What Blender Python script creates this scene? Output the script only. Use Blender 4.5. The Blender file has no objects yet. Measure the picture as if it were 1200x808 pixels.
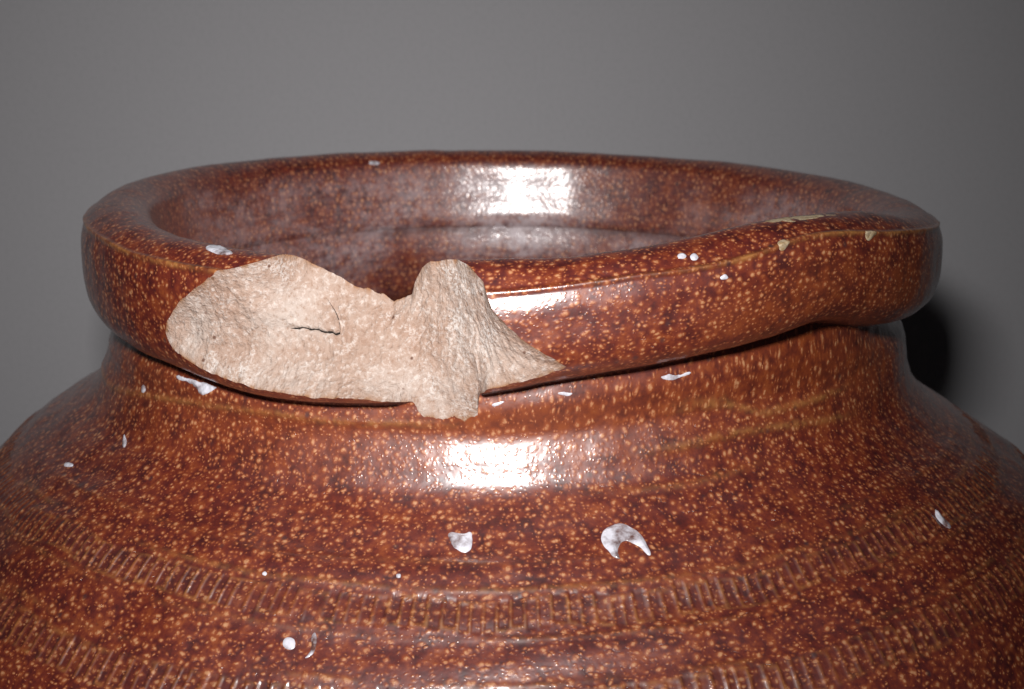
import bpy, math, random
import numpy as np
random.seed(7); np.random.seed(7)

# ============ CAMERA, WORLD, LAMP, EXPOSURE ============
U = 0.07                                   # lip radius in metres; shapes below are in lip radii
RIM_H = 2.6                                # height of the lip above the table, in lip radii
scene = bpy.context.scene
col = scene.collection
def W(p): return (p[0]*U, p[1]*U, (p[2]+RIM_H)*U)
CAM = (0.0, -3.45530, 0.55761); PITCH = 0.238184
cam_d = bpy.data.cameras.new('camera'); cam = bpy.data.objects.new('camera', cam_d); col.objects.link(cam)
cam.location = W(CAM); cam.rotation_euler = (math.pi/2-PITCH, 0, 0)
cam_d.sensor_fit = 'HORIZONTAL'; cam_d.sensor_width = 36.0; cam_d.lens = 1690/1200*36
cam_d.clip_start = 0.01; cam_d.clip_end = 50
cam_d.dof.use_dof = True; cam_d.dof.focus_distance = 0.183; cam_d.dof.aperture_fstop = 48
scene.camera = cam
world = bpy.data.worlds.new('World'); scene.world = world; world.use_nodes = True
bg = world.node_tree.nodes['Background']; bg.inputs[0].default_value = (.9,.93,1,1); bg.inputs[1].default_value = 0.005
FLASH = (-0.014, 0.036); FLASH_W = 0.158
ld = bpy.data.lights.new('flash', 'AREA'); ld.shape = 'RECTANGLE'; ld.size = .025; ld.size_y = .015
ld.energy = FLASH_W; ld.color = (1.0, .97, .955)
try: ld.spread = math.radians(86)
except Exception: pass
fl = bpy.data.objects.new('flash', ld); col.objects.link(fl)
cp, sp = math.cos(PITCH), math.sin(PITCH)
fl.location = (cam.location.x+FLASH[0], cam.location.y+FLASH[1]*sp, cam.location.z+FLASH[1]*cp)
fl.rotation_euler = (math.pi/2-PITCH-.08, 0, .05)
vs = scene.view_settings; scene.display_settings.display_device = 'sRGB'
vs.view_transform = 'Standard'; vs.look = 'None'; vs.exposure = 0; vs.gamma = 1; vs.use_curve_mapping = False
scene.render.engine = 'CYCLES'

# ---- SHAPE FUNCTIONS (units: lip radius = 1, z = 0 at the widest line of the lip) ----
PROFILE = [(0.0,-2.48),(0.6,-2.47),(1.08,-2.38),(1.30,-2.05),(1.36,-1.5),(1.335,-1.1),(1.22,-.75),(1.07,-.53),(.94,-.40),(.855,-.30),
           (.825,-.21),(.818,-.12),(.825,-.03),(.839,.036),(.853,.075),(.90,.10),(.942,.090),(.973,.066),(.987,.048),
           (.998,.012),(1.0,-.04),(.998,-.090),(.986,-.138),(.960,-.168),(.922,-.181),(.893,-.187),(.885,-.197),(.886,-.219),(.892,-.246),
           (.914,-.294),(.937,-.340),(1.005,-.388),(1.085,-.431),(1.15,-.474),(1.212,-.524),(1.275,-.580),(1.355,-.668),(1.45,-.82),(1.50,-1.10),(1.46,-1.5),
           (1.34,-2.0),(1.16,-2.45),(1.08,-2.58),(1.02,-2.6)]
def catmull(P, n=40):
    P = np.array(P, float); Q = np.vstack([2*P[0]-P[1], P, 2*P[-1]-P[-2]]); out = []; kn = [0]
    for i in range(len(P)-1):
        p0,p1,p2,p3 = Q[i],Q[i+1],Q[i+2],Q[i+3]
        # centripetal tangents
        d0,d1,d2 = [max(np.hypot(*(b-a)),1e-6)**.5 for a,b in ((p0,p1),(p1,p2),(p2,p3))]
        m1 = (p2-p1) + d1*((p1-p0)/d0-(p2-p0)/(d0+d1)); m2 = (p2-p1) + d1*((p3-p2)/d2-(p3-p1)/(d1+d2))
        t = np.linspace(0,1,n,endpoint=False)[:,None]
        out.append((2*t**3-3*t**2+1)*p1+(t**3-2*t**2+t)*m1+(-2*t**3+3*t**2)*p2+(t**3-t**2)*m2); kn.append(kn[-1]+n)
    return np.vstack(out+[P[-1:]]), np.array(kn)
CURVE, KN = catmull(PROFILE)
ARC = np.concatenate([[0],np.cumsum(np.hypot(*np.diff(CURVE,axis=0).T))])
ARC = ARC + (3.8423444157201314 - ARC[KN[15]])          # arc length counted so that the crest of the lip keeps its value
def s_of(i): return ARC[KN[i]]            # arc length at profile point i
S_APEX, S_RIDGE, S_BOT, S_CREASE, S_NECK, S_B1, S_B2 = [s_of(i) for i in (15,18,23,26,28,33,35)]
S_IN0, S_JOIN, S_END = s_of(11), s_of(29)+.01, ARC[-1]
WARP = {  # hand-thrown unevenness: (angle deg, rise) for rings round the jar
 'apex':  [(0,-.020),(90,.0),(150,.012),(180,.012),(214,-.006),(222,-.014),(235,-.018),(242,-.018),(255,-.009),(267,-.005),(274,-.002),(278,.002),(284,.011),(292,.0276),(298,.040),(304,.0476),(311,.044),(315,.042),(322,.026),(331,-.004),(345,-.018)],
 'ridge': [(0,-.005),(90,.0),(150,.018),(180,.022),(212,.020),(220,.0106),(234,.0095),(245,.007),(257,.0036),(267,.000),(275,.0128),(283,.0284),(290,.036),(295,.046),(298,.058),(301,.070),(303,.0765),(308,.0755),(318,.054),(327,.0386),(340,.016)],
 'bot':   [(0,.035),(90,.02),(180,.030),(207,.020),(225,.0143),(232,.003),(237,-.004),(241,-.007),(247,-.004),(256,.006),(262,.020),(270,.0414),(275,.0577),(285,.074),(294,.090),(301.5,.106),(308,.122),(313,.112),(321,.083),(328,.064),(345,.045)],
 'neck':  [(0,.02),(90,.02),(180,.03),(225,.008),(245,-.004),(270,.018),(285,.03),(300,.05),(308,.052),(318,.045),(328,.036),(345,.03)],
 'b1':    [(0,.03),(90,.0),(180,-.0),(203,-.02),(223,.002),(233,-.005),(246,-.013),(270,-.008),(291,.0),(299,.016),(306,.022),(318,.039),(335,.04)],
 'b2':    [(0,.04),(90,.0),(180,-.02),(211,-.03),(223,-.0095),(233,-.016),(248,-.021),(270,-.006),(292,.011),(301,.0255),(321,.0437)],
}
FLANK = np.array([(.910,-.162),(.930,-.190),(.938,-.2123),(.944,-.2658),(.958,-.3113),(.990,-.3606),(1.040,-.4035),(1.1116,-.4477),(1.19,-.501),(1.2632,-.5486)])
FLANK_K = np.concatenate([[0],np.cumsum(np.hypot(*np.diff(FLANK,axis=0).T))]); FLANK_K /= FLANK_K[-1]
def ring(name, th):
    a = np.array(WARP[name], float); t = np.degrees(th) % 360
    x = np.concatenate([a[:,0]-360, a[:,0], a[:,0]+360]); y = np.tile(a[:,1],3)
    v = 0
    kk = np.linspace(-6,6,13); ww = np.exp(-(kk/2.8)**2); ww /= ww.sum()
    for k, w in zip(kk, ww): v = v + w*np.interp(t+k, x, y)
    return v
def surf_rz(th, s):
    r = np.interp(s, ARC, CURVE[:,0]); z = np.interp(s, ARC, CURVE[:,1])
    ks = [s_of(8), S_IN0, S_APEX, S_RIDGE, S_BOT, S_CREASE, S_NECK, S_B1, S_B2, s_of(37)]
    ap = ring('apex',th); bo = ring('bot',th)
    vs = [0*th, .6*ap, ap, ring('ridge',th), bo, bo, ring('neck',th), ring('b1',th), ring('b2',th), 0*th]
    w_ = 0*r
    for a in range(len(ks)-1):
        t = (s-ks[a])/(ks[a+1]-ks[a]); m = (t>=0)&(t<1); u = t*t*(3-2*t) if a in (0,8) else t
        w_ = np.where(m, vs[a]*(1-u)+vs[a+1]*u, w_)
    # the pot is a little out of round: fuller on the left below the lip
    f = np.clip((s-S_BOT)/(S_NECK-S_BOT),0,1)*np.clip((s_of(40)-s)/(s_of(40)-s_of(36)),0,1)
    r = r + .062*np.clip(np.cos(th-np.radians(183)),0,1)**2*f
    # flank on the right: one smooth concave sweep from under the lip into the shoulder
    w = np.clip(np.cos(th-np.radians(5)),0,1)**2*np.clip((s-S_CREASE)/.02,0,1)*np.clip((S_B2+.28-s)/.28,0,1)
    k = np.clip((s-S_CREASE)/(S_B2-S_CREASE),0,1)
    r = r + w*(np.interp(k, FLANK_K, FLANK[:,0])-np.interp(np.minimum(s,S_B2), ARC, CURVE[:,0]))
    zz = z+w_
    z0 = np.interp(np.minimum(s,S_B2), ARC, CURVE[:,1])
    zw = w*(np.interp(k, FLANK_K, FLANK[:,1])-z0-np.where(s>S_B2, ring('b2',th), w_))
    dg = np.degrees(th) % 360
    fill = .016 + .008*np.clip((dg-255)/15,0,1)*np.clip((335-dg)/15,0,1)
    r = r + (1-w)*fill*np.exp(-((s-S_CREASE-.012)/.034)**2)
    return r, zz+zw
def surf(th, s):
    r, z = surf_rz(th, s)
    return np.stack([r*np.cos(th), r*np.sin(th), z], -1)
# ---- END SHAPE FUNCTIONS ----

# ============ NOISE ============
_RT = np.random.RandomState(3).rand(64,64,64).astype(np.float32)*2-1
def vnoise(P):
    P = np.asarray(P); i = np.floor(P).astype(int); f = P-i; f = f*f*f*(f*(f*6-15)+10)
    o = 0
    for dx in (0,1):
        for dy in (0,1):
            for dz in (0,1):
                w = (f[...,0] if dx else 1-f[...,0])*(f[...,1] if dy else 1-f[...,1])*(f[...,2] if dz else 1-f[...,2])
                o = o + w*_RT[(i[...,0]+dx)%64,(i[...,1]+dy)%64,(i[...,2]+dz)%64]
    return o
def fbm(P, k, octs=4, gain=.5):
    P = np.asarray(P, float); o = 0; a = 1
    for q in range(octs): o = o + a*vnoise(P*k+11.3*q); k *= 2.03; a *= gain
    return o
def sstep(a, b, x):
    t = np.clip((x-a)/(b-a), 0, 1); return t*t*(3-2*t)

# ============ MATERIALS ============
class NT:
    def __init__(s, name):
        s.m = bpy.data.materials.new(name); s.m.use_nodes = True; s.t = s.m.node_tree; s.n = s.t.nodes
        s.b = s.n['Principled BSDF']; s.out = s.n['Material Output']
    def link(s, a, b): s.t.links.new(a, b)
    def put(s, sock, v):
        if hasattr(v, 'node'): s.link(v, sock)
        else: sock.default_value = v
    def coord(s):
        c = s.n.new('ShaderNodeTexCoord'); return c.outputs['Object']
    def mapping(s, v, scale):
        m = s.n.new('ShaderNodeMapping'); s.link(v, m.inputs['Vector']); m.inputs['Scale'].default_value = scale; return m.outputs[0]
    def noise(s, v, scale, detail=3, rough=.55, dist=0):
        n = s.n.new('ShaderNodeTexNoise'); s.link(v, n.inputs['Vector']); n.inputs['Scale'].default_value = scale
        n.inputs['Detail'].default_value = detail; n.inputs['Roughness'].default_value = rough; n.inputs['Distortion'].default_value = dist
        return n.outputs['Fac']
    def voro(s, v, scale, rnd=1, feature='F1'):
        n = s.n.new('ShaderNodeTexVoronoi'); n.feature = feature; s.link(v, n.inputs['Vector']); n.inputs['Scale'].default_value = scale
        n.inputs['Randomness'].default_value = rnd; return n
    def ramp(s, f, stops, interp='LINEAR'):
        r = s.n.new('ShaderNodeValToRGB'); r.color_ramp.interpolation = interp; s.link(f, r.inputs[0]); e = r.color_ramp.elements
        while len(e) < len(stops): e.new(.5)
        for q, (p, c) in zip(e, stops):
            q.position = p; q.color = (c if isinstance(c, tuple) else (c,c,c))[:3]+(1,)
        return r.outputs[0]
    def math(s, op, a, b=0, c=None):
        m = s.n.new('ShaderNodeMath'); m.operation = op; s.put(m.inputs[0], a); s.put(m.inputs[1], b)
        if c is not None: s.put(m.inputs[2], c)
        return m.outputs[0]
    def mix(s, f, a, b, mode='MIX'):
        m = s.n.new('ShaderNodeMix'); m.data_type = 'RGBA'; m.blend_type = mode
        s.put(m.inputs[0], f)
        for sk, v in ((m.inputs[6], a), (m.inputs[7], b)):
            if hasattr(v, 'node'): s.link(v, sk)
            else: sk.default_value = tuple(v)[:3]+(1,)
        return m.outputs[2]
    def attr(s, name):
        a = s.n.new('ShaderNodeAttribute'); a.attribute_name = name; return a.outputs['Fac']
    def bump(s, h, dist, strength=1, normal=None):
        b = s.n.new('ShaderNodeBump'); b.inputs['Strength'].default_value = strength; b.inputs['Distance'].default_value = dist
        s.link(h, b.inputs['Height'])
        if normal is not None: s.link(normal, b.inputs['Normal'])
        return b.outputs[0]

def glaze(name, interior=False):
    t = NT(name); v = t.coord()
    # warp coordinates a little so pips are not perfect discs
    nz = t.n.new('ShaderNodeTexNoise'); t.link(v, nz.inputs['Vector']); nz.inputs['Scale'].default_value = 700; nz.inputs['Detail'].default_value = 2
    vm = t.n.new('ShaderNodeVectorMath'); vm.operation = 'MULTIPLY_ADD'; t.link(nz.outputs['Color'], vm.inputs[0])
    vm.inputs[1].default_value = (.0011,)*3; t.link(v, vm.inputs[2]); vw = vm.outputs[0]
    big = t.noise(v, 38, 4, .6); mid = t.noise(v, 420, 4, .68); fine = t.noise(v, 1500, 3, .6)
    base = t.ramp(t.math('ADD', t.math('MULTIPLY', big, .20), t.math('MULTIPLY', mid, .80)),
                  [(.36,(.058,.0064,.0066)),(.46,(.106,.0122,.0088)),(.55,(.168,.0235,.0105)),(.67,(.28,.060,.0155))])
    # warm, thinner glaze near the neck and lip
    base = t.mix(t.math('MULTIPLY', t.attr('warm'), t.ramp(mid, [(.3,.25),(.7,1)])), base, (.30,.068,.013))
    # pips of the salt glaze: two sizes
    uv = t.n.new('ShaderNodeUVMap'); uv.uv_map = 'skin'
    vm2 = t.n.new('ShaderNodeVectorMath'); vm2.operation = 'MULTIPLY_ADD'; t.link(nz.outputs['Color'], vm2.inputs[0])
    vm2.inputs[1].default_value = (.012,)*3; t.link(uv.outputs[0], vm2.inputs[2])
    v1 = t.voro(vm2.outputs[0], 56, .97); v2 = t.voro(vm2.outputs[0], 104)
    for q in (v1, v2): q.voronoi_dimensions = '2D'
    keep1 = t.ramp(t.noise(v, 190, 2, .5), [(.30,.55),(.50,1)])
    sz = t.math('MULTIPLY', keep1, t.ramp(v1.outputs['Color'], [(.18,.35),(.7,1.0)]))
    d1 = t.math('DIVIDE', v1.outputs['Distance'], t.math('MAXIMUM', t.math('MULTIPLY', sz, .56), .03))
    p1 = t.math('MULTIPLY', t.ramp(d1, [(0.0,1),(.25,.80),(.5,.42),(.75,.14),(1.0,0)]), t.ramp(t.noise(v, 480, 2, .5), [(.30,.55),(.55,1)]))
    d2 = t.math('DIVIDE', v2.outputs['Distance'], t.math('MAXIMUM', t.math('MULTIPLY', t.ramp(v2.outputs['Color'], [(.25,.0),(.75,1.0)]), .56), .03))
    p2 = t.ramp(d2, [(0.0,.70),(.3,.48),(.6,.2),(1.0,0)])
    pip = t.math('MULTIPLY', t.math('MAXIMUM', p1, p2), t.ramp(t.noise(v, 2300, 2, .6), [(.30,.50),(.54,1)]))
    halo = t.mix(t.ramp(pip, [(0.02,0),(.55,.9)]), base, (.37,.086,.022))
    colr = t.mix(t.ramp(pip, [(.38,0),(1.0,.85)]), halo, (.70,.385,.195))
    thin = t.math('MULTIPLY', t.attr('thin'), t.ramp(t.noise(v, 900, 3, .6), [(.36,.12),(.62,1)]))
    colr = t.mix(thin, colr, (.42,.18,.05))
    # dark manganese specks
    v3 = t.voro(v, 300); dk = t.ramp(v3.outputs['Distance'], [(.06,1),(.16,0)])
    dk = t.math('MULTIPLY', dk, t.ramp(v3.outputs['Color'], [(.45,0),(.55,1)]))
    colr = t.mix(t.math('MULTIPLY', dk, .6), colr, (.03,.022,.03))
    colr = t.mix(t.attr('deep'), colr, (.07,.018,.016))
    rough = t.ramp(t.noise(v, 90, 3), [(.3,.44),(.7,.54)])
    if interior:
        st = t.noise(t.mapping(v, (1,1,1.7)), 60, 6, .68, .3)
        st2 = t.noise(t.mapping(v, (1,1,7)), 130, 4, .6)
        dep = t.math('MULTIPLY', t.attr('deposit_sheen'), t.ramp(t.math('ADD', t.math('MULTIPLY', st, .65), t.math('MULTIPLY', st2, .35)), [(.36,.12),(.56,1)]))
        dep = t.math('MULTIPLY', dep, t.ramp(t.noise(v, 620, 3, .7), [(.36,.30),(.56,1)]))
        colr = t.mix(t.math('MULTIPLY', dep, .85), colr, (.57,.47,.49))  # pale lilac colours in both the deposit and the flash's soft sheen
        rough = t.math('ADD', rough, t.math('MULTIPLY', dep, .16))
    t.link(colr, t.b.inputs['Base Color']); t.put(t.b.inputs['Roughness'], rough)
    h = t.math('ADD', t.math('MULTIPLY', pip, .27), t.math('ADD', t.math('MULTIPLY', t.noise(v, 620, 2, .45), .42), t.math('MULTIPLY', t.noise(v, 130, 2, .5), .9)))
    bn = t.bump(h, .00013, 1.0)
    t.link(bn, t.b.inputs['Normal'])
    t.b.inputs['Specular IOR Level'].default_value = .95
    t.b.inputs['Coat Weight'].default_value = .9; t.b.inputs['Coat Roughness'].default_value = .235; t.b.inputs['Coat IOR'].default_value = 1.85
    t.link(bn, t.b.inputs['Coat Normal'])
    return t.m

def clay_mat():
    t = NT('fired_clay'); v = t.coord()
    a = t.noise(v, 130, 5, .65); b = t.noise(v, 1300, 4, .7); c = t.noise(v, 2600, 2, .6)
    colr = t.ramp(a, [(.3,(.355,.23,.172)),(.5,(.415,.302,.244)),(.68,(.475,.39,.34))])
    colr = t.mix(t.ramp(b, [(.52,0),(.66,.8)]), colr, (.62,.54,.49))
    colr = t.mix(t.ramp(b, [(.32,.7),(.45,0)]), colr, (.29,.175,.12))
    cr = t.math('MULTIPLY', t.ramp(t.noise(v, 95, 5, .7, .6), [(.52,0),(.62,1)]), t.ramp(c, [(.42,0),(.6,1)]))
    colr = t.mix(t.math('MULTIPLY', cr, .75), colr, (.67,.62,.585))
    v1 = t.voro(v, 420); sp = t.math('MULTIPLY', t.ramp(v1.outputs['Distance'], [(.07,1),(.13,0)]), t.ramp(v1.outputs['Color'], [(.66,0),(.7,1)]))
    colr = t.mix(sp, colr, (.16,.085,.06))
    colr = t.mix(t.attr('edge'), colr, (.30,.15,.075))
    t.link(colr, t.b.inputs['Base Color']); t.b.inputs['Roughness'].default_value = .88; t.b.inputs['Specular IOR Level'].default_value = .25
    h = t.math('ADD', t.math('MULTIPLY', b, 1.0), t.math('MULTIPLY', c, .7)); h = t.math('ADD', h, t.math('MULTIPLY', t.noise(v, 300, 4, .6), 1.3))
    t.link(t.bump(h, .00017, 1), t.b.inputs['Normal'])
    return t.m
def plain(name, c1, c2, scale, rough, bump_d=0, coat=0):
    t = NT(name); v = t.coord()
    t.link(t.ramp(t.noise(v, scale, 4, .6), [(.35,c1),(.55,c2)]), t.b.inputs['Base Color']); t.b.inputs['Roughness'].default_value = rough
    if bump_d: t.link(t.bump(t.noise(v, scale*2, 3, .6), bump_d, 1), t.b.inputs['Normal'])
    t.b.inputs['Coat Weight'].default_value = coat; t.b.inputs['Coat Roughness'].default_value = .06
    return t.m
M_OUT = glaze('brown_salt_glaze'); M_IN = glaze('brown_salt_glaze_inside', True); M_CLAY = clay_mat()
M_WHITE = plain('white_glaze_and_glint', (.13,.06,.05), (.74,.74,.82), 330, .3, .00008, .7)
M_WORN = plain('worn_glaze', (.36,.24,.12), (.56,.45,.30), 1300, .5, .0001)
M_CRACK = plain('crack_shade', (.012,.009,.007), (.03,.02,.015), 900, .9)
M_WALL = plain('grey_wall_paint', (.44,.437,.455), (.465,.46,.48), 900, .85, .00004)
M_TABLE = plain('table_top_paint', (.36,.36,.37), (.42,.42,.43), 60, .6, .0001)

# ============ MESH HELPERS ============
def mesh_obj(name, verts, faces, mat, parent=None, attrs=None, normals=None, uv=None):
    me = bpy.data.meshes.new(name); nv, nf = len(verts), len(faces)
    me.vertices.add(nv); me.vertices.foreach_set('co', (np.asarray(verts, np.float32)).ravel())
    faces = np.asarray(faces, np.int32); k = faces.shape[1]
    me.loops.add(nf*k); me.loops.foreach_set('vertex_index', faces.ravel())
    me.polygons.add(nf); me.polygons.foreach_set('loop_start', np.arange(0, nf*k, k, dtype=np.int32)); me.polygons.foreach_set('loop_total', np.full(nf, k, np.int32))
    me.update(calc_edges=True)
    if uv is None: me.validate()
    else: me.uv_layers.new(name='skin').data.foreach_set('uv', np.asarray(uv, np.float32).ravel())
    me.polygons.foreach_set('use_smooth', np.ones(len(me.polygons), bool))
    for a, d in (attrs or {}).items():
        at = me.attributes.new(a, 'FLOAT', 'POINT'); at.data.foreach_set('value', np.asarray(d, np.float32))
    if normals is not None and len(me.vertices) == nv: me.normals_split_custom_set_from_vertices([tuple(n) for n in normals.tolist()])
    me.materials.append(mat); o = bpy.data.objects.new(name, me); col.objects.link(o); o.parent = parent
    return o
def world_pts(P):
    P = np.asarray(P, float); return np.stack([P[...,0]*U, P[...,1]*U, (P[...,2]+RIM_H)*U], -1)

# ============ SETTING: WALL AND TABLE ============
def setting_box(name, x0, x1, y0, y1, z0, z1, mat, rot=0, loc=(0,0,0)):
    V = [(x,y,z) for z in (z0,z1) for y in (y0,y1) for x in (x0,x1)]
    F = [(0,2,3,1),(4,5,7,6),(0,1,5,4),(2,6,7,3),(0,4,6,2),(1,3,7,5)]
    o = mesh_obj(name, V, F, mat); o.data.polygons.foreach_set('use_smooth', np.zeros(6, bool)); o.location = loc; o.rotation_euler.z = rot
    o['kind'] = 'structure'; return o
WALL_Y, WALL_ROT = .150, .045
setting_box('wall', -1.2, 1.2, 0, .05, -.1, 1.6, M_WALL, WALL_ROT, (0, WALL_Y, 0))
setting_box('tabletop', -.6, .6, -.30, .095, -.03, 0, M_TABLE)

# ============ JAR ============
jar = bpy.data.objects.new('stoneware_jar', None); col.objects.link(jar)
jar['label'] = 'brown speckled salt glazed stoneware jar with a large chip broken out of its rim'; jar['category'] = 'jar'

CHIP_UP = [(227.9,4.0838),(228.4,4.0617),(229.8,4.0341),(231.4,4.0087),(234.6,3.9711),(237.0,3.9456),(239.5,3.9191),(241.2,3.8959),(241.9,3.8815),(242.2,3.8523),(242.7,3.82),(243.6,3.7886),(245.7,3.7729),(247.2,3.7607),(249.4,3.7433),(250.3,3.7407),(251.7,3.7363),(252.9,3.7276),(254.6,3.7154),(257.1,3.7311),(257.6,3.7555),(258.9,3.7921),(260.2,3.8148),(261.4,3.8200),(262.6,3.8330),(263.6,3.8470),(264.8,3.8700),(266.0,3.9000),(267.0,3.9213),(267.5,3.9567),(268.1,3.9865),(269.6,4.0219),(272.1,4.0717),(274.0,4.10),(275.6,4.1330)]
CHIP_LO = [(227.9,4.0838),(228.1,4.1000),(228.8,4.1175),(232,4.1355),(236.7,4.1493),(240.5,4.1579),(244.1,4.1594),(247.5,4.1666),(253.7,4.1664),(256.4,4.1846),(257.8,4.23),(259,4.2693),(259.7,4.2793),(261.2,4.286),(263.2,4.2815),(264.4,4.2917),(266.0,4.286),(266.6,4.20),(267.3,4.1709),(270.1,4.1601),(273.1,4.1543),(274.9,4.142),(275.6,4.133)]
CH0, CH1 = 227.9, 275.6
def theta_grid():
    a = np.concatenate([np.arange(178,CH0,.145), np.arange(CH0,CH1,.085), np.arange(CH1,363,.145), np.linspace(363,538,150,endpoint=False)])
    return np.radians(a)
TH = theta_grid(); TD = np.degrees(TH)
def rowcol(a, b): return np.meshgrid(a, b, indexing='ij')
RND = np.random.RandomState(11).rand(4000)

def tick_height(th, s):
    """impressed rouletting: two rings of small upright cells"""
    h = 0*s; thin = 0*s; out = []
    for bi, (sc, hw, n, amp) in enumerate(((S_B1, .031, 300, .0018), (S_B2+.014, .035, 308, .0021))):
        wob = .006*vnoise(np.stack([th*9, th*0+bi*7, th*0], -1))
        v = (s-sc-wob)/hw
        env = sstep(1.12,.88,np.abs(v))
        ph = th/(2*np.pi)*n + .22*vnoise(np.stack([th*30, th*0+3, th*0], -1)); k = np.floor(ph).astype(int); f = ph-k
        rnd = RND[(k*7+bi*991) % 4000]
        cell = sstep(.06,.24,f)*sstep(.98,.78,f)*sstep(1.02,.70,np.abs(v+.42*(rnd-.5)))
        strength = np.clip(.85+.40*vnoise(np.stack([th*5, th*0+bi*3+1, th*0], -1)),.4,1.1)*(.7+.45*rnd)
        h = h - amp*cell*strength
        thin = np.maximum(thin, env*(1-cell)*np.clip(strength,0,1)*.52*sstep(1.1,.85,np.abs(v)))
        out.append((cell, strength))
    return h, thin, np.maximum(out[0][0]*out[0][1], out[1][0]*out[1][1])

def lines(th, s):
    """thin raised throwing lines and the arris of the lip"""
    h = 0*s; thin = 0*s
    D = np.degrees(th) % 360
    def arc(pts, w, hh, tn):
        nonlocal h, thin
        p = np.array(pts, float); c = np.interp(D, p[:,0], p[:,1]); e = sstep(p[0,0]-4, p[0,0]+6, D)*sstep(p[-1,0]+4, p[-1,0]-6, D)
        g = np.exp(-((s-c)/w)**2)*e; h = h+hh*g; thin = np.maximum(thin, tn*g)
    r = np.exp(-((s-S_RIDGE)/.0058)**2); brk = .55+.6*vnoise(np.stack([th*14, 0*th, 0*th+5], -1)); fr = 1-.6*np.exp(-((D-278)/9)**2)
    h = h+.0055*r; thin = np.maximum(thin, r*np.clip(brk+.35*sstep(262,240,D)+.2*sstep(290,310,D),.2,1)*fr)
    for sc, tn in ((S_B1-.047,.42), (S_B1+.045,.25), (S_B2-.036,.38), (S_B1-.10,.15)):
        g = np.exp(-((s-sc-.004*vnoise(np.stack([th*7, 0*th+sc*9, 0*th], -1)))/.006)**2)*np.clip(.6+.9*vnoise(np.stack([th*11, 0*th+sc*31, 0*th], -1)),0,1)
        h = h+.0012*g; thin = np.maximum(thin, tn*g)
    arc([(188,4.372),(205,4.362),(217,4.330),(227,4.308),(241,4.284),(256,4.290),(263,4.296)], .007, .0022, .55)
    arc([(290,4.305),(296.5,4.3105),(302.3,4.345),(311,4.340),(318,4.33)], .008, .0022, .6)
    arc([(286,4.372),(297.7,4.369),(308,4.379),(318,4.39)], .008, .0022, .6)
    arc([(280,4.43),(291,4.44),(300,4.432)], .008, .0015, .3)
    return h, thin

def displaced(th, s):
    P = surf(th, s); e = 1e-3
    dT = surf(th+e, s)-surf(th-e, s); dS = surf(th, s+e)-surf(th, s-e)
    N = np.cross(dS, dT); N /= np.linalg.norm(N, axis=-1, keepdims=True)+1e-12
    # N must point out of the clay
    hT, thinT, cellT = tick_height(th, s); hL, thinL = lines(th, s)
    outer = sstep(S_RIDGE-.03, S_RIDGE+.03, s)
    ring_u = (.0013-.0010*np.exp(-((s-4.36)/.10)**2))*np.sin((s+.03*vnoise(np.stack([th*2,0*th,0*th],-1)))*2*np.pi/.093+1.0)*sstep(S_CREASE, S_CREASE+.07, s)
    ring_u = ring_u + .0008*sstep(4.28,4.36,s)*1.6*fbm(np.stack([s*15, th*.6, 0*th+7],-1), 1.0, 2)
    inn = sstep(S_IN0+.12, S_IN0-.02, s)
    ring_i = inn*.0035*np.sin(s*2*np.pi/.12) + .0014*sstep(S_APEX-.07,S_APEX-.12,s)*fbm(np.stack([s*16, th*.5, 0*th+4],-1), 1.0, 3) - .007*np.exp(-((s-3.581)/.013)**2)
    lump = .0030*fbm(P, 4.0, 2) + .0010*fbm(P, 17.0, 2)
    d = hT + hL + ring_u + ring_i + lump
    # wear of the lip edge
    thin = np.maximum(thinT, thinL)
    warm = np.exp(-((s-4.30)/.10)**2)*.75*(.55+.45*sstep(225,280,np.degrees(th)%360)) + .75*np.exp(-((s-4.08)/.09)**2)*sstep(215,275,np.degrees(th)%360)
    warm = warm*sstep(S_APEX, S_RIDGE, s)*np.clip(.8+.7*fbm(P, 3.2, 2), 0, 1)
    D = np.degrees(th) % 360
    dep = sstep(S_APEX-.05, S_APEX-.13, s)*np.clip(.62+.85*fbm(P, 3.4, 3),.08,1.1)*(.50+.28*sstep(165,125,D)*sstep(22,50,D)+.35*np.exp(-((D-80)/30)**2)*sstep(3.76,3.66,s))
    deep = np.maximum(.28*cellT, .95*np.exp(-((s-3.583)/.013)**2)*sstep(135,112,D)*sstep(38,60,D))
    return P + N*d[...,None], dict(thin=thin, warm=np.clip(warm,0,1), deposit_sheen=dep, deep=deep)

def grid_faces(nr, nc, r0, r1, wrap=True):
    r = np.arange(r0, r1); c = np.arange(nc if wrap else nc-1)
    R, C = np.meshgrid(r, c, indexing='ij'); C2 = (C+1) % nc
    return np.stack([R*nc+C, (R+1)*nc+C, (R+1)*nc+C2, R*nc+C2], -1).reshape(-1,4), R.ravel(), C.ravel()

# --- chip outline per column, with a splintery edge
rag = .0022*fbm(np.stack([TD*.9, 0*TD, 0*TD],-1), 1.0, 5, .62)
edgefade = sstep(CH0, CH0+.8, TD)*sstep(CH1, CH1-.8, TD)
UP = np.interp(TD % 360, *np.array(CHIP_UP).T); LO = np.interp(TD % 360, *np.array(CHIP_LO).T)
in_chip = (TD > CH0) & (TD < CH1)
DEF = 4.10
UP = UP + rag*edgefade; LO = LO + .0028*fbm(np.stack([TD*.9+50, 0*TD, 0*TD],-1), 1.0, 5, .62)*edgefade
far_w = sstep(0, 12, np.minimum(np.abs(TD-CH0), np.abs(TD-CH1)))
UP = np.where(in_chip, np.minimum(UP, LO-.0005), UP*(1-far_w)+DEF*far_w); LO = np.where(in_chip, LO, UP)
NA, NB, NC = 150, 110, 150
tA = np.linspace(0,1,NA); tC = np.linspace(0,1,NC); NCOL = len(TH)
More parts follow.
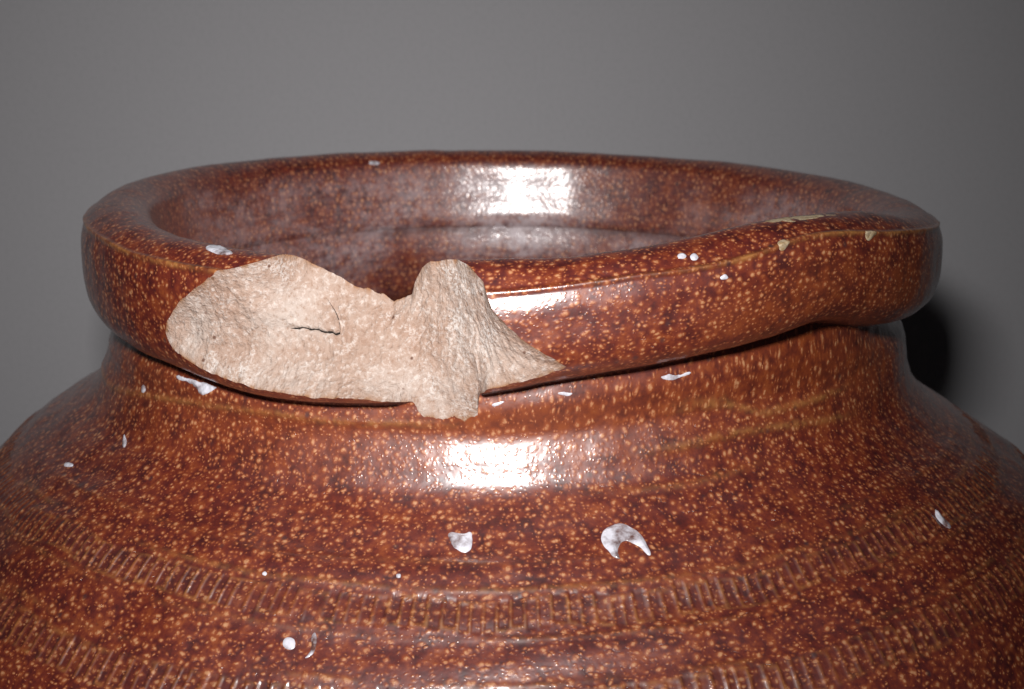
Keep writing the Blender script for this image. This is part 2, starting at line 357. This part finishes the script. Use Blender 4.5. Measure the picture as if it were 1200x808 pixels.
SA = S_IN0+(UP[None,:]-S_IN0)*tA[:,None]; SC = LO[None,:]+(S_JOIN-LO[None,:])*tC[:,None]
# inner wall rows and body rows
S_V0 = S_B1-.055; S_V1 = S_B1+.055; S_W0 = S_B2+.014-.055; S_W1 = S_B2+.014+.055
SI = np.linspace(s_of(0)+.01, S_IN0, 130)[:-1]
SB = np.concatenate([np.linspace(S_JOIN, S_V0, 72)[1:], np.linspace(S_V0, S_V1, 46)[1:], np.linspace(S_V1, S_W0, 22)[1:], np.linspace(S_W0, S_W1, 46)[1:], np.linspace(S_W1, S_W1+.25, 50)[1:], np.linspace(S_W1+.25, S_END, 60)[1:]])
Sup = np.vstack([np.repeat(SI[:,None], NCOL, 1), SA]); Slow = np.vstack([SC, np.repeat(SB[:,None], NCOL, 1)])
THu = np.repeat(TH[None,:], len(Sup), 0); THl = np.repeat(TH[None,:], len(Slow), 0)
PU_, AU = displaced(THu, Sup); PL_, AL = displaced(THl, Slow)
PA = np.concatenate([PU_, PL_], 0); ATT = {k: np.concatenate([AU[k], AL[k]], 0) for k in AU}; SALL = np.vstack([Sup, Slow])
nU = len(Sup); NR = len(SALL)
NI = len(SI)
F_all, FR, FC = grid_faces(NR, NCOL, 0, NR-1)
stitch = FR == nU-1                                    # between upper and lower shell: closed outside the chip, open inside
chipcol = in_chip | np.roll(in_chip, -1)
ok = ~(stitch & chipcol[FC])
F_all, FR, FC = F_all[ok], FR[ok], FC[ok]
Vw = world_pts(PA).reshape(-1,3)
# drop degenerate stitch faces outside the chip: weld by index
weld = np.arange(NR*NCOL); outc = np.where(~in_chip)[0]
weld[nU*NCOL+outc] = (nU-1)*NCOL+outc
F_all = weld[F_all]
deg = (F_all[:,0] == F_all[:,1]) & (F_all[:,2] == F_all[:,3]); F_all, FR, FC = F_all[~deg], FR[~deg], FC[~deg]
def vertex_normals(V, F):
    n = np.cross(V[F[:,2]]-V[F[:,0]], V[F[:,3]]-V[F[:,1]]); N = np.zeros_like(V)
    for k in range(4):
        for a in range(3): N[:,a] += np.bincount(F[:,k], weights=n[:,a], minlength=len(V))
    return N/(np.linalg.norm(N, axis=1, keepdims=True)+1e-20)
NRM = vertex_normals(Vw, F_all)
# orientation: outward at a body vertex
probe = NRM[(NR-80)*NCOL+100]; pv = Vw[(NR-80)*NCOL+100]
if probe[0]*pv[0]+probe[1]*pv[1] < 0: F_all = F_all[:, ::-1]; NRM = -NRM
SF = SALL.ravel()[F_all].mean(1)
def part(name, mask, mat):
    f = F_all[mask]; ids, inv = np.unique(f, return_inverse=True)
    cth = TH[f % NCOL]; cth = np.where((cth < 4) & (cth.max(1, keepdims=True) > 8), cth+2*np.pi, cth)   # unwrap round the pot
    uv = np.stack([cth*.98, SALL.ravel()[f]], -1)
    return mesh_obj(name, Vw[ids], inv.reshape(f.shape), mat, jar, {k: v.ravel()[ids] for k, v in ATT.items()}, NRM[ids], uv)
up_s = S_IN0
inner = SF < S_IN0+.06
b1m = (FR >= nU+NC) & (SF > S_V0) & (SF < S_V1); b2m = (FR >= nU+NC) & (SF > S_W0) & (SF < S_W1)
rimm = (~inner) & (SF < S_CREASE)
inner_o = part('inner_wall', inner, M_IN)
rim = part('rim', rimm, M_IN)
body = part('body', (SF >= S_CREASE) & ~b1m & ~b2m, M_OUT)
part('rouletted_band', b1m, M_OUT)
part('rouletted_band', b2m, M_OUT)
inner_o['label'] = 'glossy inside wall clouded with pale lilac grey deposits and a painted flash sheen'

# --- fracture surface
ci = np.where(in_chip)[0]; ci = np.concatenate([[ci[0]-1], ci, [ci[-1]+1]])
thc = TH[ci]; tdc = TD[ci]
A = PA[nU-1][ci]; B = PA[nU][ci].copy(); B[0] = A[0]; B[-1] = PA[nU-1][ci[-1]]; A[-1] = B[-1]
tB = np.linspace(0,1,NB); T, C = rowcol(tB, np.arange(len(ci)))
def smooth_cols(Q, w):
    k = np.exp(-(np.arange(-3*w, 3*w+1)/w)**2); k /= k.sum(); R = np.empty_like(Q)
    for a in range(3): R[:,a] = np.convolve(np.pad(Q[:,a], 3*w, mode='edge'), k, 'valid')
    return R
As, Bs = smooth_cols(A, 36), smooth_cols(B, 36)
P = As[None]*(1-T[...,None])+Bs[None]*T[...,None]
chord = np.linalg.norm(B-A, axis=1)
rad = np.stack([np.cos(thc), np.sin(thc), 0*thc], -1)
ch = (B-A)/(chord[:,None]+1e-6); inward = -rad - ch*np.sum(-rad*ch, 1)[:,None]; inward /= np.linalg.norm(inward, axis=1, keepdims=True)+1e-9
edA = np.exp(-T*chord[None]/.035)*(1-T)**2; edB = np.exp(-(1-T)*chord[None]/.035)*T**2
P = P + (A-As)[None]*edA[...,None] + (B-Bs)[None]*edB[...,None]
# smooth inward direction along columns
k = np.ones(25)/25
for a in range(3): inward[:,a] = np.convolve(np.pad(inward[:,a], 12, mode='edge'), k, 'valid')
DD = np.repeat(tdc[None], NB, 0)
edge = np.minimum(T, 1-T)*chord[None]
lat = np.minimum(DD-CH0, CH1-DD)*.0165
edge = np.minimum(edge, lat)
win = sstep(0, .05, edge)
scoop = .030*np.exp(-((DD-236)/8)**2) + .018*np.exp(-((DD-256)/9)**2) + .008*np.exp(-((DD-268)/5)**2)
d = scoop*4*T*(1-T)*np.clip(chord[None]/.25,.1,1)
q = np.stack([DD*.0165*1.0, T*chord[None], 0*T], -1)
d = d + win*(.0075*fbm(q, 5.0, 3) + .0024*fbm(q, 26.0, 3, .55)) + sstep(0,.02,edge)*.0016*fbm(q, 95.0, 3, .6)
# hackle ridges running down the right-hand flank
fl_ = sstep(257,263,DD)*sstep(276,271,DD)
ang = (DD-262)*.0165*.85 - T*chord[None]*.62
d = d + win*fl_*.0016*vnoise(np.stack([ang*75, T*3, 0*T+9], -1))
# broad facets
d = d + win*.010*np.abs(vnoise(np.stack([DD*.11+T*.9, T*1.7-DD*.03, 0*T+2], -1)))
# thin spall still clinging, its free edge lifted
tc = np.interp(DD, [242.1,243.1,244.6,246.1,247.7,248.6,249.6], [.505,.478,.455,.452,.446,.435,.43])+.008*vnoise(np.stack([DD*2.2,0*DD,0*DD],-1))
te = np.interp(T, [0,.12,.2,.28,.34,.44,1], [242.9,244.4,246.2,247.6,248.4,248.8,248.8])
spall = sstep(.004,-.004,T-tc)*sstep(.25,-.25,DD-te)*sstep(240,247.6,DD)*sstep(.08,.36,T)
d = d - .007*spall*win
groove = np.exp(-((T-tc)/.009)**2)*sstep(242.3,243.1,DD)*sstep(249.1,248.4,DD)
d = d + .006*groove
P = P + inward[None]*d[...,None]
P[0] = A; P[-1] = B
Vf = world_pts(P).reshape(-1,3); Ff, _, _ = grid_faces(NB, len(ci), 0, NB-1, False)
nf = vertex_normals(Vf, Ff); mid_i = (NB//2)*len(ci)+len(ci)//2
if nf[mid_i][0]*Vf[mid_i][0]+nf[mid_i][1]*Vf[mid_i][1] < 0: Ff = Ff[:, ::-1]
skin_edge = np.exp(-np.minimum(T, 1-T)*chord[None]/(.0045+.004*np.abs(vnoise(np.stack([DD*.8, 0*DD, T*2], -1)))))*(.45+.8*vnoise(np.stack([DD*1.7, 0*DD+3, T*2], -1)))
frac = mesh_obj('fracture_face', Vf, Ff, M_CLAY, jar, dict(edge=np.clip(skin_edge,0,1).ravel()))
frac['label'] = 'rough pale beige broken clay where the rim is chipped away'
# hairline crack under the spall: its shade is a dark ribbon over the groove
def frac_pt(deg, t):
    j = np.interp(deg, tdc, np.arange(len(ci))); j0 = int(min(j, len(ci)-2)); fj = j-j0; i = t*(NB-1); i0 = int(min(i, NB-2)); fi = i-i0
    return (P[i0,j0]*(1-fi)*(1-fj)+P[i0+1,j0]*fi*(1-fj)+P[i0,j0+1]*(1-fi)*fj+P[i0+1,j0+1]*fi*fj)
V = []; ds = np.concatenate([np.linspace(242.7,248.65,50)])
path = [(x, float(np.interp(x, [242.1,243.1,244.6,246.1,247.7,248.6,249.6], [.505,.478,.455,.452,.446,.435,.43])+.008*vnoise(np.array([x*2.2,0,0])))) for x in ds]
path += [(248.72,.42),(248.72,.40),(248.55,.36),(248.3,.33),(247.9,.295),(247.4,.26),(246.8,.23),(246.1,.19)]
n = len(path)
for i, (x, t) in enumerate(path):
    w = (.0008*(.35+.65*abs(float(vnoise(np.array([x*3.1, 4., 1.])))))+.0006)*min(1, (i+1)/6, (n-i)/5)/ .25
    rr = np.array([math.cos(math.radians(x)), math.sin(math.radians(x)), 0])*.0016
    for dt in (-w, w): V.append(frac_pt(x, t+dt)+rr)
Fk = [(2*i, 2*i+1, 2*i+3, 2*i+2) for i in range(n-1)]
mesh_obj('hairline_crack_shade', world_pts(V), Fk, M_CRACK, frac)

# --- lumps of white glaze, chips, worn spots, and sheen glints painted as white flakes
FLAKES_AND_GLINTS = [
 ('dot', [(263.2, 4.5057), (264.0, 4.5), (265.0, 4.5045), (265.8, 4.4978), (266.2, 4.5192), (266.0, 4.5373), (265.2, 4.5486), (264.1, 4.5328)]),
 ('horseshoe', [(278.9, 4.5271), (279.2, 4.5113), (280.1, 4.5), (281.5, 4.4955), (282.7, 4.5124), (283.2, 4.5271), (283.4, 4.5508), (283.5, 4.5734), (283.0, 4.5723), (282.6, 4.5553), (282.1, 4.5474), (281.5, 4.5373), (280.9, 4.5395), (280.4, 4.552), (280.3, 4.5655), (280.5, 4.5768), (279.6, 4.5689), (279.4, 4.5553), (279.0, 4.5452)]),
 ('edge', [(318.3, 4.6479), (318.6, 4.6581), (318.5, 4.6965), (317.6, 4.6987), (317.1, 4.6784), (317.3, 4.6603)]),
 ('drip', [(222.2, 4.2694), (225.5, 4.2679), (227.6, 4.2654), (230.7, 4.2654), (230.7, 4.2654), (229.2, 4.2831), (228.5, 4.291), (227.6, 4.2907), (227.3, 4.2802), (225.7, 4.2751), (223.1, 4.278)]),
 ('under', [(287.6, 4.2681), (289.3, 4.2688), (292.0, 4.2699), (291.3, 4.2735), (289.0, 4.2753), (288.0, 4.2721)]),
 ('under2', [(274.8, 4.2681), (277.4, 4.2692), (276.8, 4.276), (276.0, 4.2749)]),
 ('fl3', [(267.5, 4.2703), (268.2, 4.2677), (269.7, 4.2674), (269.0, 4.2706), (267.9, 4.276)]),
 ('leftwhite', [(230.7, 3.8802), (231.2, 3.8475), (236.7, 3.8836), (236.1, 3.9017), (233.4, 3.8972)]),
 ('dots1', [(289.0, 3.9141), (288.7, 3.9198), (288.2, 3.9209), (287.8, 3.9164), (287.8, 3.9096), (288.1, 3.904), (288.6, 3.9028), (288.9, 3.9073)]),
 ('dots2', [(290.2, 3.9209), (289.9, 3.9277), (289.5, 3.9288), (289.2, 3.9243), (289.2, 3.9164), (289.6, 3.9096), (289.9, 3.9073), (290.2, 3.9119)]),
 ('ringdot', [(285.2, 3.913), (285.0, 3.9175), (284.7, 3.9198), (284.3, 3.9152), (284.3, 3.9096), (284.6, 3.904), (284.9, 3.9028), (285.2, 3.9062)]),
 ('d3', [(291.1, 3.957), (291.0, 3.9627), (290.7, 3.9638), (290.4, 3.9604), (290.3, 3.9536), (290.5, 3.948), (290.8, 3.948), (291.0, 3.9502)]),
 ('d4', [(293.0, 3.9818), (292.8, 3.9852), (292.4, 3.9852), (292.0, 3.983), (291.9, 3.9762), (292.2, 3.9728), (292.5, 3.9706), (292.8, 3.9739)]),
 ('chip', [(299.4, 3.9389), (300.4, 3.9356), (300.9, 3.9491), (300.5, 3.957), (299.8, 3.9627), (299.3, 3.9536)]),
 ('rchip', [(312.8, 3.9457), (314.0, 3.9401), (315.3, 3.9469), (314.8, 3.9581), (313.4, 3.9694), (313.0, 3.9627)]),
 ('wear', [(300.4, 3.8531), (302.9, 3.8554), (305.9, 3.8588), (309.6, 3.8667), (313.2, 3.8802), (309.8, 3.8848), (307.9, 3.8915), (305.0, 3.896), (303.5, 3.9017), (302.3, 3.8836), (300.9, 3.8814)]),
 ('sq', [(250.7, 4.7303), (251.4, 4.7247), (252.0, 4.7326), (252.1, 4.7473), (251.4, 4.7518), (250.8, 4.745)]),
 ('streak', [(253.3, 4.7123), (253.7, 4.7236), (253.9, 4.7484), (253.5, 4.7608), (253.0, 4.7653), (253.4, 4.7529), (253.3, 4.7337), (253.1, 4.7224)]),
 ('s1', [(259.8, 4.5982), (259.8, 4.6028), (259.6, 4.605), (259.3, 4.6039), (259.2, 4.5994), (259.2, 4.5949), (259.4, 4.5926), (259.7, 4.5937)]),
 ('s2', [(246.9, 4.6174), (246.9, 4.6208), (246.7, 4.6242), (246.4, 4.6231), (246.3, 4.6197), (246.3, 4.6163), (246.5, 4.6129), (246.7, 4.614)]),
 ('g1', [(215.9, 4.3205), (215.9, 4.3284), (215.5, 4.3329), (214.9, 4.3318), (214.5, 4.3262), (214.6, 4.3171), (215.1, 4.3126), (215.5, 4.3138)]),  # this and the next two: shoulder sheen glints put in as white flakes
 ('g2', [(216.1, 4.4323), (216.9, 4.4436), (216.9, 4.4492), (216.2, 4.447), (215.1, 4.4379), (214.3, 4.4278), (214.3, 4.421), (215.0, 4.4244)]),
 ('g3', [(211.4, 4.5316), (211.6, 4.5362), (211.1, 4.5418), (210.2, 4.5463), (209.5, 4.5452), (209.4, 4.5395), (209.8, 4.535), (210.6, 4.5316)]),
 ('b1', [(116.8, 3.7862), (117.2, 3.781), (118.2, 3.7793), (119.2, 3.7827), (119.3, 3.7879), (118.8, 3.7948), (117.9, 3.7965), (117.2, 3.7931)]),
 ('b2', [(136.7, 3.7706), (137.1, 3.7655), (138.1, 3.7637), (139.0, 3.7672), (139.1, 3.7741), (138.5, 3.7793), (137.7, 3.7827), (137.0, 3.7775)]),
 ('b3', [(115.5, 3.4358), (115.8, 3.4272), (117.6, 3.4238), (119.3, 3.4324), (120.0, 3.4427), (119.2, 3.4514), (117.9, 3.4531), (116.4, 3.4479)]),
]
LOOK = {'wear': ('worn_patch', M_WORN, .0016), 'chip': ('worn_patch', M_WORN, .004), 'rchip': ('worn_patch', M_WORN, .003)}
def inside(px, py, poly):
    r = np.zeros(px.shape, bool); n = len(poly)
    for i in range(n):
        x1, y1 = poly[i]; x2, y2 = poly[(i+1) % n]
        with np.errstate(divide='ignore', invalid='ignore'):
            c = ((y1 > py) != (y2 > py)) & (px < (x2-x1)*(py-y1)/(y2-y1+1e-15)+x1)
        r ^= c
    return r
def edge_dist(px, py, poly):
    d = np.full(px.shape, 9.); n = len(poly)
    for i in range(n):
        a = np.array(poly[i]); b = np.array(poly[(i+1) % n]); ab = b-a
        t = np.clip(((px-a[0])*ab[0]+(py-a[1])*ab[1])/(ab@ab+1e-15), 0, 1); d = np.minimum(d, np.hypot(px-a[0]-t*ab[0], py-a[1]-t*ab[1]))
    return d
def smooth_poly(p):
    for _ in range(2):
        q = []
        for i in range(len(p)):
            a, b = np.array(p[i]), np.array(p[(i+1) % len(p)]); q += [tuple(a*.75+b*.25), tuple(a*.25+b*.75)]
        p = q
    return p
for name, pts in FLAKES_AND_GLINTS:
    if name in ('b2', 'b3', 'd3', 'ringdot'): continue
    nm, mat, hh = LOOK.get(name, ('glaze_flake_or_glint', M_WHITE, .0050 if name in ('dot','horseshoe') else .0036))
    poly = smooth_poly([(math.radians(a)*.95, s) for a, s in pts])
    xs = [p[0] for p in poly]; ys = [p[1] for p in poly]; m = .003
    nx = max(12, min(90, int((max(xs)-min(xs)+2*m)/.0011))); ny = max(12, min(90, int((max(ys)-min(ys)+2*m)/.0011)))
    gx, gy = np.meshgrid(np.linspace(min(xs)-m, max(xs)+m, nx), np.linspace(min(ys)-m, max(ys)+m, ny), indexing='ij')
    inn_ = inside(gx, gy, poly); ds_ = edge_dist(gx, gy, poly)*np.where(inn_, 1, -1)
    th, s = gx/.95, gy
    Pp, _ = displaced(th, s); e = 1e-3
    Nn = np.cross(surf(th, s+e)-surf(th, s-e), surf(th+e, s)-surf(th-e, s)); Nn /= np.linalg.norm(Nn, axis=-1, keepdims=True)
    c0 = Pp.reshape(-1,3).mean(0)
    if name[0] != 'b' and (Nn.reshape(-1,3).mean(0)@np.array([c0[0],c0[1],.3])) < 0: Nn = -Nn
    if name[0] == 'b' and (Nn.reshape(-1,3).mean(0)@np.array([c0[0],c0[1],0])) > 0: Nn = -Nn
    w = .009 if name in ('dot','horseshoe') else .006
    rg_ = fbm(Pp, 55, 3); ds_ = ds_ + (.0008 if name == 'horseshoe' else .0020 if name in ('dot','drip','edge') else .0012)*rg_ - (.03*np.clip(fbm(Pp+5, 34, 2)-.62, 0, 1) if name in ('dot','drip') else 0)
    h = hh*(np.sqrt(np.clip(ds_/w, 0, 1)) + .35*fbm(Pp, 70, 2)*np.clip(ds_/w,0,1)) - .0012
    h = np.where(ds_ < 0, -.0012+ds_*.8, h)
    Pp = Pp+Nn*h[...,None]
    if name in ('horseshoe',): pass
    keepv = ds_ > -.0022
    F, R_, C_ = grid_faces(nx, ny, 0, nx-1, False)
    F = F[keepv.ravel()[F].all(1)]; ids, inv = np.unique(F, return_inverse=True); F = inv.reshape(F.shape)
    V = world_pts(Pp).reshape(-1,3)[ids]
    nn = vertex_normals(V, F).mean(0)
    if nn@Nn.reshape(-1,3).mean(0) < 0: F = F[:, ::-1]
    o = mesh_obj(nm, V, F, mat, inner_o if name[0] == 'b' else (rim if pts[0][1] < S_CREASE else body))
    if name == 'horseshoe': o['label'] = 'horseshoe shaped splash of white glaze'
    if name == 'drip': o['label'] = 'white glaze run caught under the rim'
    if name == 'wear': o['label'] = 'long pale worn strip along the top of the rim'
